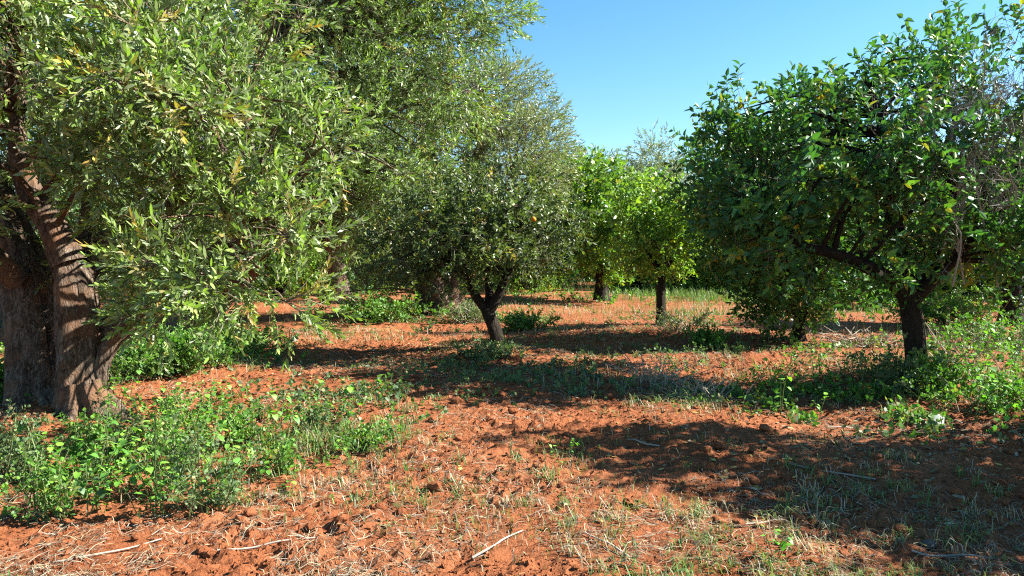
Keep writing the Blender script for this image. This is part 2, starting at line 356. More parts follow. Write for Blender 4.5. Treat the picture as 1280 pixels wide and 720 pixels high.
tag(link('soil_crumbs', cb.mesh('soil_crumbs', M_CLOD)), 'fine red soil crumbs strewn over the tilled ground', 'soil', kind='stuff')

# ------------------------------------------------------------------ trees
r0 = rng_(100)
SPR = {'olive': [make_sprig('olive', r0, .22, .066, .0165, 15) for _ in range(9)],
       'olive_far': [make_sprig('olive_s', r0, .32, .105, .027, 14) for _ in range(7)],
       'citrus': [make_sprig('citrus', r0, .22, .088, .042, 9) for _ in range(9)],
       'citrus_mid': [make_sprig('citrus_m', r0, .23, .092, .046, 9) for _ in range(8)],
       'citrus_far': [make_sprig('citrus_s', r0, .34, .155, .08, 8) for _ in range(6)]}
def auto_skeleton(x, y, h_fork, r, spread, top, rng, lean=(0, 0), n=4):
    z0 = float(g_low(x, y)) - .12; f = np.array([x + lean[0], y + lean[1], h_fork])
    sk = [('trunk', [np.array([x, y, z0]), np.array([x + lean[0] * .3 + rng.normal(0, .03), y, z0 + (h_fork - z0) * .5]), f], [r * 1.15, r * .95, r * .9])]
    a0 = rng.uniform(0, 6)
    for k in range(n):
        a = a0 + k * 6.28 / n + rng.normal(0, .3); e = f + np.array([math.cos(a) * spread, math.sin(a) * spread, (top - h_fork) * rng.uniform(.6, .9)])
        m_ = f * .5 + e * .5 + np.array([math.cos(a), math.sin(a), 0]) * spread * .12 + rng.normal(0, .1, 3)
        sk.append(('limb', [f - np.array([0, 0, .08]), m_, e], [r * .62, r * .4, r * .14]))
    return sk
def tree(name, label, cat, group, base, skel, blobs, species, pal, n_clu, n_spr, seed, rclu=.5, leaf=1.0, sub=('olive', 'citrus'), near=0, seg=14,
         droop=.15, twigs=True, shell=.5, one_branch_mesh=False, wexp=.8, zmin=.3, out_bias=1.0, clear=None, space=.62):
    rng = rng_(seed); base = np.asarray(base, float); root = link(name, None, None, base); tag(root, label, cat, group)
    olive = species.startswith('olive'); bark = M_BARK_O if olive else M_BARK_C; lm, lmv = (M_OLIVE, M_OLIVE_V) if olive else (M_CITRUS, M_CITRUS_V)
    allp = []; allr = []
    for i, (nm, pts, rad) in enumerate(skel):
        b = Buf(); pts = np.asarray(pts, float) - base; is_t = nm in ('trunk', 'root')
        tube(b, pts, rad, seg * (2 if nm == 'trunk' else 1), max(6, int(len(pts) * (9 if is_t else 5))), rough=.85 if (olive and is_t) else .3, seed=seed + i, flare=(.7 if nm == 'trunk' else 0))
        link(nm, b.mesh(nm, bark, True), root)
        q, rr = smooth_path(pts, rad, 14); allp.append(q[3:] if nm == 'trunk' else q); allr.append(rr[3:] if nm == 'trunk' else rr)
    SP = np.concatenate(allp); SR = np.concatenate(allr)
    # boughs: centres of leaf clusters spread through the crown volume
    w = np.array([b[1][0] * b[1][1] * b[1][2] for b in blobs]) ** wexp; w /= w.sum(); cc = []; nrm = []; tries = 0
    while len(cc) < n_clu and tries < n_clu * 60:
        tries += 1; c, rad = blobs[rng.choice(len(blobs), p=w)]; d = unit(rng.normal(0, 1, 3)); u = (shell + (1 - shell) * rng.random()) if rng.random() < .85 else rng.random()
        p = np.asarray(c) + d * np.asarray(rad) * u - base
        if p[2] + base[2] < zmin: continue
        if cc and np.min(np.sum((np.array(cc) - p) ** 2, 1)) < (rclu * space) ** 2: continue
        cc.append(p); nrm.append(unit(d / np.asarray(rad)))
    cc = np.array(cc); nrm = np.array(nrm)
    bb = Buf(); bp = []
    for k, c in enumerate(cc):
        d2 = np.linalg.norm(SP - c, axis=1) + .8 * np.maximum(SP[:, 2] - c[2], 0); j = int(np.argmin(d2 + rng.random(len(d2)) * .25)); s0 = SP[j]; L = np.linalg.norm(c - s0)
        m_ = s0 * .5 + c * .5 + rng.normal(0, .07, 3) * L + np.array([0, 0, .10 * L]); r1 = min(SR[j] * .6, .012 + .014 * L)
        b = bb if one_branch_mesh else Buf(); tube(b, [s0, m_, c], [r1, r1 * .65, r1 * .25], 5 if one_branch_mesh else 6, 6, col=TWIG * .8, cap=False)
        if not one_branch_mesh: link('branch', b.mesh('branch', bark, True), root)
    if one_branch_mesh: tag(link('branches', bb.mesh('branches', bark, True), root), kind='stuff')
    # sprigs round every bough
    kk = np.repeat(np.arange(len(cc)), n_spr); n_ = len(kk); size = rng.uniform(.7, 1.25, len(cc))[kk]
    d = unit(rng.normal(0, 1, (n_, 3)) + nrm[kk] * .75 * out_bias + np.array([0, 0, .12])); rad = rclu * size * (rng.random(n_) ** .45)
    pos = cc[kk] + d * rad[:, None] * np.array([1, 1, .8])
    ax = unit(d * .9 + nrm[kk] * .4 + rng.normal(0, .45, (n_, 3)) + np.array([0, 0, -.15 - droop]) * 1.0 + (pos[:, 2:3] > 1e9) * 1)
    ok = pos[:, 2] + base[2] > zmin * .6
    if clear is not None:                           # foliage cut away toward the sun to light the trunk, and before a limb
        for t0, rr in clear[2]:
            v = np.array(sun_vec) * 4.5; wq = pos + base - t0; t = np.clip((wq @ v) / (v @ v), 0, 1); ok &= (np.linalg.norm(wq - t[:, None] * v, axis=1) > rr) | (rng.random(n_) < .025)
        wp = pos + base; q = np.asarray(clear[0]); e = np.array([0, 0, CAM_H])
        for c_ in q: v = c_ - e; t = np.clip(((wp - e) @ v) / (v @ v), 0, 1.02); ok &= (np.linalg.norm(wp - e - t[:, None] * v, axis=1) > clear[1]) | (rng.random(n_) < .03)
    pos, ax, kk = pos[ok], ax[ok], kk[ok]; n_ = len(pos); sc = leaf * rng.uniform(.75, 1.25, n_)
    if twigs:
        tb = Buf(); m = rng.random(n_) < .35; thin_tubes(tb, cc[kk][m], pos[m], .0045 * max(1, leaf), .0022 * max(1, leaf), TWIG, rng); tag(link('twigs', tb.mesh('twigs', M_TWIG), root), kind='stuff')
    sel = np.zeros(n_, bool)
    if near:                                        # the sprigs that show largest are parts of their own
        wd = np.linalg.norm(pos + base - np.array([0, 0, CAM_H]), axis=1); wp = pos + base
        inv = (np.abs(wp[:, 0]) < wp[:, 1] * .70) & (np.abs(wp[:, 2] - CAM_H + .06) < wp[:, 1] * .39); wd = wd + np.where(inv, 0, 99); sel[np.argsort(wd)[:near]] = True
    lb = Buf(); scatter_sprigs(lb, SPR[species], pos[~sel], ax[~sel], sc[~sel], pal, rng)
    cr = tag(link('crown', lb.mesh('crown', lm), root), kind='stuff')
    if near:
        tm = []
        for (V, F, I) in SPR[species]:
            for q in range(3):
                b = Buf(); nl = I.max() + 1; LC = leaf_cols(pal, 1, rng) * .5 + leaf_cols(pal, nl, rng) * .5; C_ = LC[np.maximum(I, 0)]; C_[I < 0] = TWIG; b.add(V, F, C_); tm.append(b.mesh('leaf_sprig', lmv))
        for i in np.where(sel)[0]:
            o = link('leaf_sprig', tm[rng.integers(len(tm))], cr, pos[i]); o.rotation_mode = 'QUATERNION'
            q = Vector(ax[i]).to_track_quat('Z', 'Y'); o.rotation_quaternion = q @ Vector((0, 0, 1)).to_track_quat('Z', 'Y'); o.scale = (sc[i],) * 3
    return root
def g0(xy): return np.array([xy[0], xy[1], float(g_low(*xy))])
def PX(pts, Y, dy=None):
    return [P(a, b, Y + (0 if dy is None else dy[i])) for i, (a, b) in enumerate(pts)]

# A  old double-stemmed olive at the left, close to the camera
YA = T_A[1]
skA = [('trunk', PX([(46, 548), (48, 440), (42, 380), (30, 325), (4, 265), (-25, 180), (-40, 90)], YA + .3, [0, .05, .1, .1, .2, .3, .4]), [.22, .215, .21, .18, .14, .10, .06]),
       ('trunk', PX([(104, 545), (100, 470), (98, 410), (95, 355), (82, 312)], YA - .1), [.185, .165, .165, .16, .125]),
       ('limb', PX([(86, 330), (66, 285), (40, 245), (26, 205), (22, 150), (28, 80), (40, 10)], YA - .15, [0, 0, -.05, -.1, -.1, -.1, 0]), [.15, .115, .10, .085, .06, .045, .025]),
       ('limb', PX([(108, 470), (128, 428), (160, 395), (200, 368), (260, 325), (330, 260)], YA + .15, [0, 0, 0, .1, .1, 0]), [.14, .15, .14, .125, .09, .04]),
       ('limb', PX([(98, 350), (125, 308), (180, 280), (250, 215), (300, 120)], YA + .1, [0, .1, .2, .3, .4]), [.13, .12, .10, .07, .03]),
       ('limb', PX([(95, 350), (110, 280), (120, 200), (140, 110), (160, 20)], YA + .1, [0, .3, .5, .6, .6]), [.095, .08, .062, .045, .02]),
       ('limb', PX([(20, 350), (-10, 318), (-60, 280), (-120, 230)], YA - .2, [.3, .1, 0, -.2]), [.12, .10, .08, .05]),
       ('root', PX([(104, 490), (128, 505), (150, 522), (172, 540)], YA - .2, [0, 0, -.05, -.1]), [.11, .10, .07, .03]),
       ('root', PX([(100, 485), (98, 515), (92, 540), (88, 560)], YA - .2, [0, -.1, -.22, -.3]), [.11, .11, .08, .03]),
       ('root', PX([(112, 480), (122, 510), (126, 540), (128, 560)], YA - .2, [0, -.1, -.2, -.3]), [.10, .09, .07, .03]),
       ('root', PX([(60, 490), (66, 515), (66, 540), (66, 555)], YA, [.1, 0, -.1, -.2]), [.10, .10, .07, .03]),
       ('root', PX([(158, 400), (132, 440), (126, 470), (136, 500), (160, 530)], YA - .1), [.05, .06, .055, .06, .05])]
def bl(px, py, Y, rx, ry, rz): return (P(px, py, Y), (rx, ry, rz))
tree('olive_tree', 'old olive with two thick gnarled trunks close at the left, grey-green crown drooping', 'tree', None, g0(T_A), skA,
     [bl(90, 60, 6.6, 1.9, 1.5, 1.25), bl(230, 120, 6.5, 1.25, 1.3, 1.2), bl(330, 200, 6.7, .75, 1.0, .95), bl(255, 285, 6.4, .85, .9, .72), bl(350, 300, 6.8, .45, .7, .6), bl(260, 360, 6.7, .55, .6, .38),
      bl(-60, 120, 6.0, 1.4, 1.2, 1.5), bl(20, 0, 7.5, 2.6, 1.6, 1.4), bl(150, 200, 6.3, .9, .8, .6), bl(175, 320, 7.7, .7, .5, .45), bl(60, 200, 8.1, 1.0, .5, 1.0), bl(275, 365, 6.0, .62, .4, .40), bl(215, 345, 5.9, .4, .3, .28), bl(345, 325, 6.3, .5, .55, .5), bl(300, 385, 6.6, .45, .5, .25), bl(390, 250, 6.6, .4, .6, .6)],
     'olive', 'olive', 215, 30, 201, wexp=.45, droop=-.3, space=.74, rclu=.37, leaf=1.22, near=290, seg=16, shell=.35, zmin=.62, clear=(smooth_path(PX([(110, 420), (100, 360), (86, 325), (66, 285), (40, 245), (26, 205), (22, 160)], YA - .1), [1] * 7, 30)[0], .19, [(P(a, b, YA - .3), q_) for (a, b, q_) in ((130, 505, .52), (118, 470, .5), (110, 425, .44), (104, 380, .34), (90, 330, .26), (62, 280, .28), (32, 225, .26), (24, 180, .24))]))
# H  citrus at the right
YH = T_H[1]
skH = [('trunk', PX([(1150, 505), (1144, 440), (1138, 385), (1136, 365)], YH), [.14, .12, .12, .12]),
       ('limb', PX([(1136, 375), (1105, 345), (1050, 320), (1000, 305), (950, 260)], YH, [0, -.1, -.3, -.3, -.2]), [.095, .08, .06, .045, .02]),
       ('limb', PX([(1138, 378), (1170, 345), (1210, 305), (1260, 240), (1300, 160)], YH, [0, .05, .1, .2, .3]), [.095, .08, .062, .045, .02]),
       ('limb', PX([(1136, 375), (1130, 320), (1110, 240), (1100, 150), (1080, 90)], YH, [0, .3, .5, .6, .6]), [.11, .09, .07, .05, .025]),
       ('limb', PX([(1140, 375), (1158, 330), (1195, 260), (1180, 190), (1215, 120)], YH, [0, .2, .4, .6, .7]), [.10, .075, .05, .032, .012])]
H = tree('citrus_tree', 'spreading dark green citrus with short forked trunk and grey dead twigs, right foreground', 'tree', None, g0(T_H), skH,
     [bl(1000, 190, 9.5, 1.3, 1.8, .75), bl(1100, 155, 9.7, 1.4, 2.1, .68), bl(1040, 200, 8.0, 1.0, .7, .5), bl(1210, 110, 9.3, 1.2, 1.7, .6), bl(1300, 75, 9.3, 1.2, 1.6, .75), bl(930, 230, 9.1, .75, 1.2, .55), bl(1190, 230, 8.6, 1.2, 1.0, .7), bl(960, 215, 10.6, 1.1, .9, .6), bl(925, 285, 8.8, .5, .8, .3), bl(980, 310, 8.6, .7, .6, .28), bl(1060, 315, 8.3, .6, .4, .25), bl(1180, 310, 8.3, .6, .4, .3), bl(1250, 320, 8.6, .6, .6, .35),
      bl(1090, 280, 8.4, .8, .7, .35), bl(1280, 250, 9, 1.0, 1.1, .9)],
     'citrus', 'citrus', 158, 15, 301, wexp=.5, rclu=.31, leaf=1.2, near=290, shell=.45, zmin=1.0)
# C  citrus in the middle
YC = T_C[1]
skC = [('trunk', PX([(624, 462), (621, 420), (612, 396), (609, 386)], YC), [.115, .10, .095, .095]),
       ('limb', PX([(609, 390), (592, 366), (581, 345), (572, 318), (540, 270)], YC, [0, 0, -.1, -.2, -.3]), [.075, .066, .056, .045, .02]),
       ('limb', PX([(611, 390), (627, 360), (638, 325), (648, 285), (660, 240)], YC), [.085, .07, .056, .04, .02]),
       ('limb', PX([(632, 350), (648, 330), (665, 305), (690, 275)], YC, [0, .1, .2, .2]), [.04, .034, .028, .012]),
       ('limb', PX([(612, 388), (610, 345), (600, 300), (590, 240)], YC, [0, .3, .5, .6]), [.07, .06, .045, .02])]
C = tree('citrus_tree', 'small orange tree with slim dark forked trunk standing in the middle of the clearing', 'tree', None, g0(T_C), skC,
     [bl(600, 275, YC, 1.35, 1.6, .72), bl(540, 300, YC - .5, .9, 1.0, .55), bl(610, 310, YC - .5, .9, .5, .42), bl(665, 290, YC, .62, .8, .52), bl(600, 250, YC + .3, .8, 1, .4)],
     'citrus', 'citrus_dull', 84, 20, 401, rclu=.33, leaf=.95, near=120, shell=.45, zmin=.72)
# D  olive behind the middle tree
D_XY = (P(545, 392, 19.0)[0], 19.0)
skD = [('trunk', PX([(548, 400), (545, 370), (540, 340), (545, 310)], 19), [.50, .42, .36, .34]),
       ('limb', PX([(552, 392), (568, 360), (572, 335), (600, 290), (640, 220)], 18.8), [.16, .13, .12, .10, .05]),
       ('limb', PX([(540, 320), (500, 270), (470, 220), (450, 170)], 19), [.28, .2, .12, .05]),
       ('limb', PX([(545, 320), (580, 250), (600, 180), (600, 120)], 19), [.28, .2, .12, .05]),
       ('limb', PX([(545, 320), (550, 250), (540, 180), (560, 110)], 19.3, [0, .4, .8, 1]), [.28, .2, .12, .05])]
tree('olive_tree', 'rounded silvery olive with a broad dark trunk just behind the middle orange tree', 'tree', None, g0(D_XY), skD,
     [bl(590, 180, 18.8, 2.2, 2.2, 1.7), bl(520, 230, 18.6, 1.6, 1.6, 1.4), bl(650, 210, 18.6, 1.1, 1.5, 1.4), bl(600, 120, 19, 1.4, 1.5, .8), bl(480, 300, 18.4, 1.0, 1.2, .9), bl(450, 355, 18.2, .6, .8, .5), bl(640, 280, 18.8, 1.0, 1.2, .9)],
     'olive_far', 'olive_grey', 200, 38, 501, droop=-.3, space=.72, rclu=.56, leaf=.85, seg=12, shell=.5, zmin=.5, one_branch_mesh=True)
# B  tall olive filling the top left
B_XY = (-6.5, 15.0)
tree('olive_tree', 'tallest olive, its crown filling the top edge behind the double-trunked olive', 'tree', None, g0(B_XY),
     auto_skeleton(*B_XY, 1.5, .34, 2.2, 6.8, rng_(7), (1.3, 0), 5),
     [bl(400, 40, 14.6, 2.6, 2.4, 2.0), bl(520, 30, 14.6, 1.7, 1.9, 1.6), bl(330, 180, 14.2, 2.2, 2.2, 1.7), bl(460, 190, 14.6, 1.6, 1.8, 1.4), bl(300, -40, 15, 3.2, 2.5, 1.8), bl(480, -70, 15, 2.2, 2.4, 1.4), bl(390, 270, 14.4, 1.3, 1.6, .9), bl(560, -20, 14.8, 1.3, 1.6, 1.5), bl(560, 90, 14.8, .9, 1.3, 1.0), bl(440, 10, 13.2, 1.6, .7, 1.3), bl(400, 120, 13.0, 1.4, .7, 1.0)],
     'olive_far', 'olive', 370, 36, 601, wexp=.6, droop=-.3, space=.7, rclu=.56, leaf=.95, seg=10, shell=.45, zmin=.95, one_branch_mesh=True)
def tall_olive(label, px, Y, h, w, seed, nc=110, ns=26):
    x, y = (px - 640) / F_PX * Y, Y; rng = rng_(seed); b = [((x + rng.normal(0, w * .35), y + rng.normal(0, w * .3), h * q), (w * .6, w * .6, h * .2)) for q in (.3, .42, .5, .6, .7, .78)]
    return tree('olive_tree', label, 'tree', None, g0((x, y)), auto_skeleton(x, y, 1.5, .3, w * .5, h * .85, rng), b, 'olive_far', 'olive_grey', nc, ns, seed, rclu=.75, leaf=1.05, seg=8, one_branch_mesh=True, zmin=.6, shell=.45, twigs=False)
tall_olive('olive filling the background behind the tallest olive, left of the broad dark trunk', 420, 24, 8.6, 3.4, 611)
tall_olive('olive behind the crown of the double-trunked olive, mostly hidden by it', 190, 21, 7.5, 3.2, 612)
tall_olive('olive at the left picture edge behind the double trunk, seen through its crown', 10, 16, 7.2, 3.0, 613)
# F  small light-green citrus
YF = T_F[1]
skF = [('trunk', PX([(824, 425), (826, 390), (826, 352), (828, 338)], YF), [.115, .10, .09, .09]),
       ('limb', PX([(828, 340), (805, 310), (790, 275)], YF), [.06, .045, .015]), ('limb', PX([(828, 340), (850, 310), (868, 280)], YF), [.06, .045, .015]),
       ('limb', PX([(828, 340), (830, 300), (825, 250)], YF + .1), [.06, .045, .015])]
tree('citrus_tree', 'young light green citrus on a single straight slim trunk right of the middle tree', 'tree', None, g0(T_F), skF,
     [bl(815, 262, YF, .72, .9, .60), bl(860, 275, YF, .65, .8, .65), bl(830, 315, YF - .1, .75, .7, .35), bl(800, 310, YF, .4, .5, .3)],
     'citrus_mid', 'citrus_bright', 56, 20, 701, rclu=.33, leaf=1.0, shell=.4, zmin=1.0)
# E, I, K and the trees of the rows behind
def citrus(label, px, Y, hf, rt, blobs, pal, nc, ns, seed, rc=.5, leaf=1.3, sp='citrus_mid', grp=None, zmin=.6, spread=1.0, top=3.5, nl=4):
    xy = ((px - 640) / F_PX * Y, Y)
    return tree('olive_tree' if sp.startswith('olive') else 'citrus_tree', label, 'tree', grp, g0(xy), auto_skeleton(*xy, hf, rt, spread, top, rng_(seed), n=nl), blobs, sp, pal, nc, ns, seed, rclu=rc, leaf=leaf, seg=8, one_branch_mesh=True, zmin=zmin, shell=.45)
citrus('bright green rounded citrus whose crown almost reaches the ground, behind the middle orange tree', 752, 25, .6, .22,
       [bl(735, 255, 25, 1.5, 1.6, 1.5), bl(715, 220, 25, .9, 1.2, .7), bl(755, 300, 24.6, 1.0, 1.2, 1.0), bl(695, 290, 25, 1.0, 1.2, 1.1)], 'citrus_light', 85, 24, 801, .55, 1.7, zmin=.45)
citrus('dark citrus behind the dry brush, left of the forked right tree', 1000, 13.0, .4, .10,
       [bl(955, 245, 12.9, .95, 1.1, .75), bl(1000, 225, 13.0, 1.2, 1.2, .85), bl(935, 295, 12.8, .6, .9, .45), bl(1005, 372, 12.7, .75, .7, .38), bl(975, 355, 12.8, .5, .7, .38), bl(1030, 300, 13.0, .95, 1.0, .8), bl(1000, 350, 12.9, .65, .9, .42)], 'citrus', 135, 22, 811, .42, 1.1, zmin=.2)
citrus('leafy citrus with dark trunk at the right edge of the picture', 1266, 16.5, 1.3, .20,
       [bl(1240, 250, 16.5, 1.6, 1.7, 1.2), bl(1300, 220, 16.5, 1.7, 1.7, 1.6), bl(1200, 300, 16.5, .9, 1.2, .6)], 'citrus_light', 90, 22, 821, .5, 1.25)
# M  the neighbour beyond the right edge whose shadow lies across the foreground
M_XY = (7.5, 5.5)
tree('citrus_tree', 'citrus mostly beyond the right edge, its leaves reaching in at the top right corner', 'tree', None, g0(M_XY), auto_skeleton(*M_XY, .9, .14, 1.3, 3.6, rng_(12)),
     [((7.4, 5.4, 2.7), (2.0, 1.35, 1.2)), ((5.7, 6.3, 3.3), (.85, .6, .42)), ((8.2, 4.8, 2.5), (1.9, 1.3, 1.3))],
     'citrus_mid', 'citrus', 140, 26, 831, rclu=.42, leaf=1.05, shell=.35, one_branch_mesh=True, zmin=1.0, near=60)

# prototypes for the rows at the back, then copies
def copy_tree(o, loc, rz, s, label, group):
    c = o.copy(); COL.objects.link(c); c.location = loc; c.rotation_euler = (0, 0, rz); c.scale = (s, s, s); c['label'] = label; c['group'] = group; c['category'] = 'tree'
    for ch in o.children:
        k = ch.copy(); COL.objects.link(k); k.parent = c
    return c
def far_proto(kind, pal, seed, x, y, h, w, label, group, nc=60, ns=16, leaf=1.0):
    rng = rng_(seed); b = []
    for q0 in (.16, .3, .42, .55, .66):
        a = rng.uniform(0, 6.28); q = rng.uniform(.1, .5) * w; b.append(((x + math.cos(a) * q, y + math.sin(a) * q, h * q0), (w * rng.uniform(.42, .6), w * rng.uniform(.42, .6), h * rng.uniform(.24, .34))))
    return tree('olive_tree' if kind == 'olive_far' else 'citrus_tree', label, 'tree', group, g0((x, y)), auto_skeleton(x, y, .9 if kind != 'olive_far' else 1.6, .2, w * .5, h * .85, rng, n=4), b, kind, pal, nc, ns, seed, rclu=h * .13, leaf=leaf, seg=7, one_branch_mesh=True, zmin=.12, shell=.4, twigs=False)
FG = 'citrus trees of the rows at the back'; OG = 'pale olives rising above the rows at the back'
LC1 = 'distant green citrus tree in the shaded rows at the back of the orchard'; LO = 'distant pale olive crown rising against the sky above the back rows'
ONES = ['', 'first', 'second', 'third', 'fourth', 'fifth', 'sixth', 'seventh', 'eighth', 'ninth', 'tenth', 'eleventh', 'twelfth', 'thirteenth', 'fourteenth', 'fifteenth', 'sixteenth', 'seventeenth', 'eighteenth', 'nineteenth']
def nth(k): return ONES[k] if k < 20 else ({2: 'twent', 3: 'thirt', 4: 'fort'}[k // 10] + ('ieth' if k % 10 == 0 else 'y-' + ONES[k % 10]))
def gxy(px, Y): return ((px - 640) / F_PX * Y, Y)
pc1 = far_proto('citrus_far', 'citrus_light', 901, *gxy(865, 32), 4.2, 2.1, 'light green citrus whose trunk shows just right of the young slim-trunked citrus', FG, 70, 18, .9)
pc2 = far_proto('citrus_far', 'citrus', 902, *gxy(932, 30), 3.9, 2.0, 'darker citrus on a thick trunk beside the bright grass strip at the back', FG, 70, 18, .9)
pc3 = far_proto('citrus_far', 'citrus_light', 903, *gxy(1120, 30), 4.2, 2.2, 'citrus at the back seen through the gap beside the forked right trunk', FG, 70, 18, .9)
po1 = far_proto('olive_far', 'olive_grey', 904, *gxy(768, 44), 7.9, 3.0, 'left of the two pale far olives rising against the sky', OG, 95, 36, 1.7)
po2 = far_proto('olive_far', 'olive_grey', 905, *gxy(822, 46), 8.4, 2.8, 'right of the two pale far olives rising against the sky', OG, 95, 36, 1.7)
r = rng_(42); protos = [pc1, pc2, pc3]; n = 0
spots = [(395, 35), (450, 37), (620, 38), (668, 31), (795, 33), (845, 36), (895, 33), (960, 30), (1075, 28), (1150, 36), (1215, 28), (1275, 27), (350, 27), (420, 29), (475, 33), (655, 34), (700, 36), (800, 38), (900, 40), (980, 36), (1045, 33), (1185, 26), (1230, 32), (20, 24), (70, 30), (130, 27), (200, 30), (270, 25)]
rows = [('nearest of the back rows', sorted(spots))]
for Yr, rn in ((47, 'second of the back rows'), (62, 'farthest back row')): rows.append((rn, sorted((px + r.uniform(-22, 22), Yr + r.uniform(-3, 3)) for px in np.arange(-40, 1340, 62 + Yr * .1))))
for (rn, row) in rows:
    for k, (px, Y) in enumerate(row):
        x, y = gxy(px, Y); s = r.uniform(.85, 1.25)
        copy_tree(protos[n % 3], g0((x, y)), r.uniform(0, 6.28), s, nth(k + 1) + ' green citrus from the left in the ' + rn, FG); n += 1
for k, (px, Y) in enumerate(((60, 40), (300, 36), (470, 48), (1010, 52), (1180, 46))):
    x, y = gxy(px, Y); copy_tree(po1 if px % 20 else po2, g0((x, y)), r.uniform(0, 6.28), r.uniform(.75, .9), nth(k + 1) + ' distant olive from the left standing among the citrus back rows', 'olives among the rows at the back')

# ------------------------------------------------------------------ small things follow
# dead twigs in the right citrus
r = rng_(61); db = Buf(); HB = g0(T_H); cw = [P(1225, 140, 8.5), P(1190, 170, 8.2), P(1255, 190, 8.3), P(1170, 160, 8.3), P(1215, 150, 8.4), P(1235, 220, 8.2), P(1205, 230, 8.0)]
for k in range(32):
    c = cw[k % 7] + r.normal(0, .2, 3); e = c + np.array([r.normal(0, .35), r.normal(-.1, .3), r.uniform(.0, .42)]); s0 = c - np.array([r.normal(0, .2), -.2, r.uniform(.4, .9)])
    b = Buf(); tube(b, np.array([s0, c, e]) - HB, [.012, .008, .003], 5, 8, col=(.33, .30, .27))
    n_ = 26; t = r.random(n_); A = np.where(t[:, None] < .5, s0 + (c - s0) * t[:, None] * 2, c + (e - c) * (t[:, None] * 2 - 1)) - HB
    Bp = A + unit(r.normal(0, .7, (n_, 3)) + (e - s0) * 1.0 + np.array([0, 0, .3])) * r.uniform(.12, .42, (n_, 1)); thin_tubes(b, A, Bp, .0035, .0018, (.30, .275, .24), r)
    A2 = np.repeat(Bp, 2, 0); B2 = A2 + unit(r.normal(0, 1, A2.shape)) * r.uniform(.06, .2, (len(A2), 1)); thin_tubes(b, A2, B2, .002, .0012, (.30, .275, .24), r)
    link('dead_branch', b.mesh('dead_branch', M_DEAD), H)

# fruit on the middle tree
cbase = g0(T_C); r = rng_(62)
for (px, py, dy) in ((667, 274, -.95),):
    b = Buf(); b.add(IV2 * np.array([1, 1, .94]) * .036, IF2, (.75, .23, .02)); tube(b, [(0, 0, .033), (.004, 0, .05), (0, .01, .08)], [.003, .002, .002], 4, 4, col=(.08, .12, .03))
    link('orange_fruit', b.mesh('orange_fruit', M_STRAW, True), C, P(px, py, YC + dy) - cbase)
# pale pruned stubs on the right citrus
for (px, py, d) in ((1100, 343, (-.5, -.8, .3)), (1022, 310, (-.9, -.4, .2))):
    b = Buf(); p = P(px, py, YH - .18) - HB; d = unit(np.array(d)); tube(b, [p - d * .10, p, p + d * .05], [.05, .042, .04], 9, 5, col=(.10, .08, .06), cap=False, rough=.2, seed=3)
    fr = frames(d[None], np.zeros(1))[0]; th = np.linspace(0, 6.28, 10)[:-1]; q = p + d * .051; ring = q + .04 * (np.cos(th)[:, None] * fr[:, 0] + np.sin(th)[:, None] * fr[:, 1])
    b.add(np.concatenate([[q], ring]), [(0, i + 1, (i + 1) % 9 + 1) for i in range(9)], (.55, .40, .24)); link('cut_stub', b.mesh('cut_stub', M_STRAW), H)

# ------------------------------------------------------------------ ground plants
def blades(buf, x, y, z, hgt, wid, lean, az, col, rng):
    n = len(x); d = np.stack([np.cos(az), np.sin(az), 0 * az], 1); sd = np.stack([-np.sin(az), np.cos(az), 0 * az], 1); B = np.stack([x, y, z], 1)
    w = wid[:, None]; m = B + d * (lean * hgt * .35)[:, None] + np.array([0, 0, 1]) * (hgt * .62)[:, None]
    t = B + d * (lean * hgt)[:, None] + np.array([0, 0, 1]) * (hgt * (1 - .45 * np.minimum(lean, 1.6)))[:, None]
    V = np.stack([B - sd * w, B + sd * w, m - sd * w * .75, m + sd * w * .75, t], 1)
    F = np.array([[0, 1, 3], [0, 3, 2], [2, 3, 4]])[None] + (np.arange(n) * 5)[:, None, None]; buf.add(V, F, np.repeat(col, 5, 0))
GREENS = np.array([(.10, .20, .035), (.075, .16, .03), (.16, .24, .05), (.13, .20, .07)])
DRY = np.array([(.36, .27, .15), (.42, .34, .22), (.30, .24, .17), (.26, .16, .09), (.38, .35, .27)])
def gauss_patch(rng, px, py, rx, ry, n):
    c = GP(px, py); return c[0] + rng.normal(0, rx, n), c[1] + rng.normal(0, ry, n)
def zone_ok(x, y):                                  # keep clear of the trunks
    m = np.ones(np.shape(x), bool)
    for (c, q) in ((T_A, .35), (T_C, .14), (T_H, .17), (T_F, .12)): m &= (x - c[0]) ** 2 + (y - c[1]) ** 2 > q * q
    return m
r = rng_(71); gbuf = Buf()
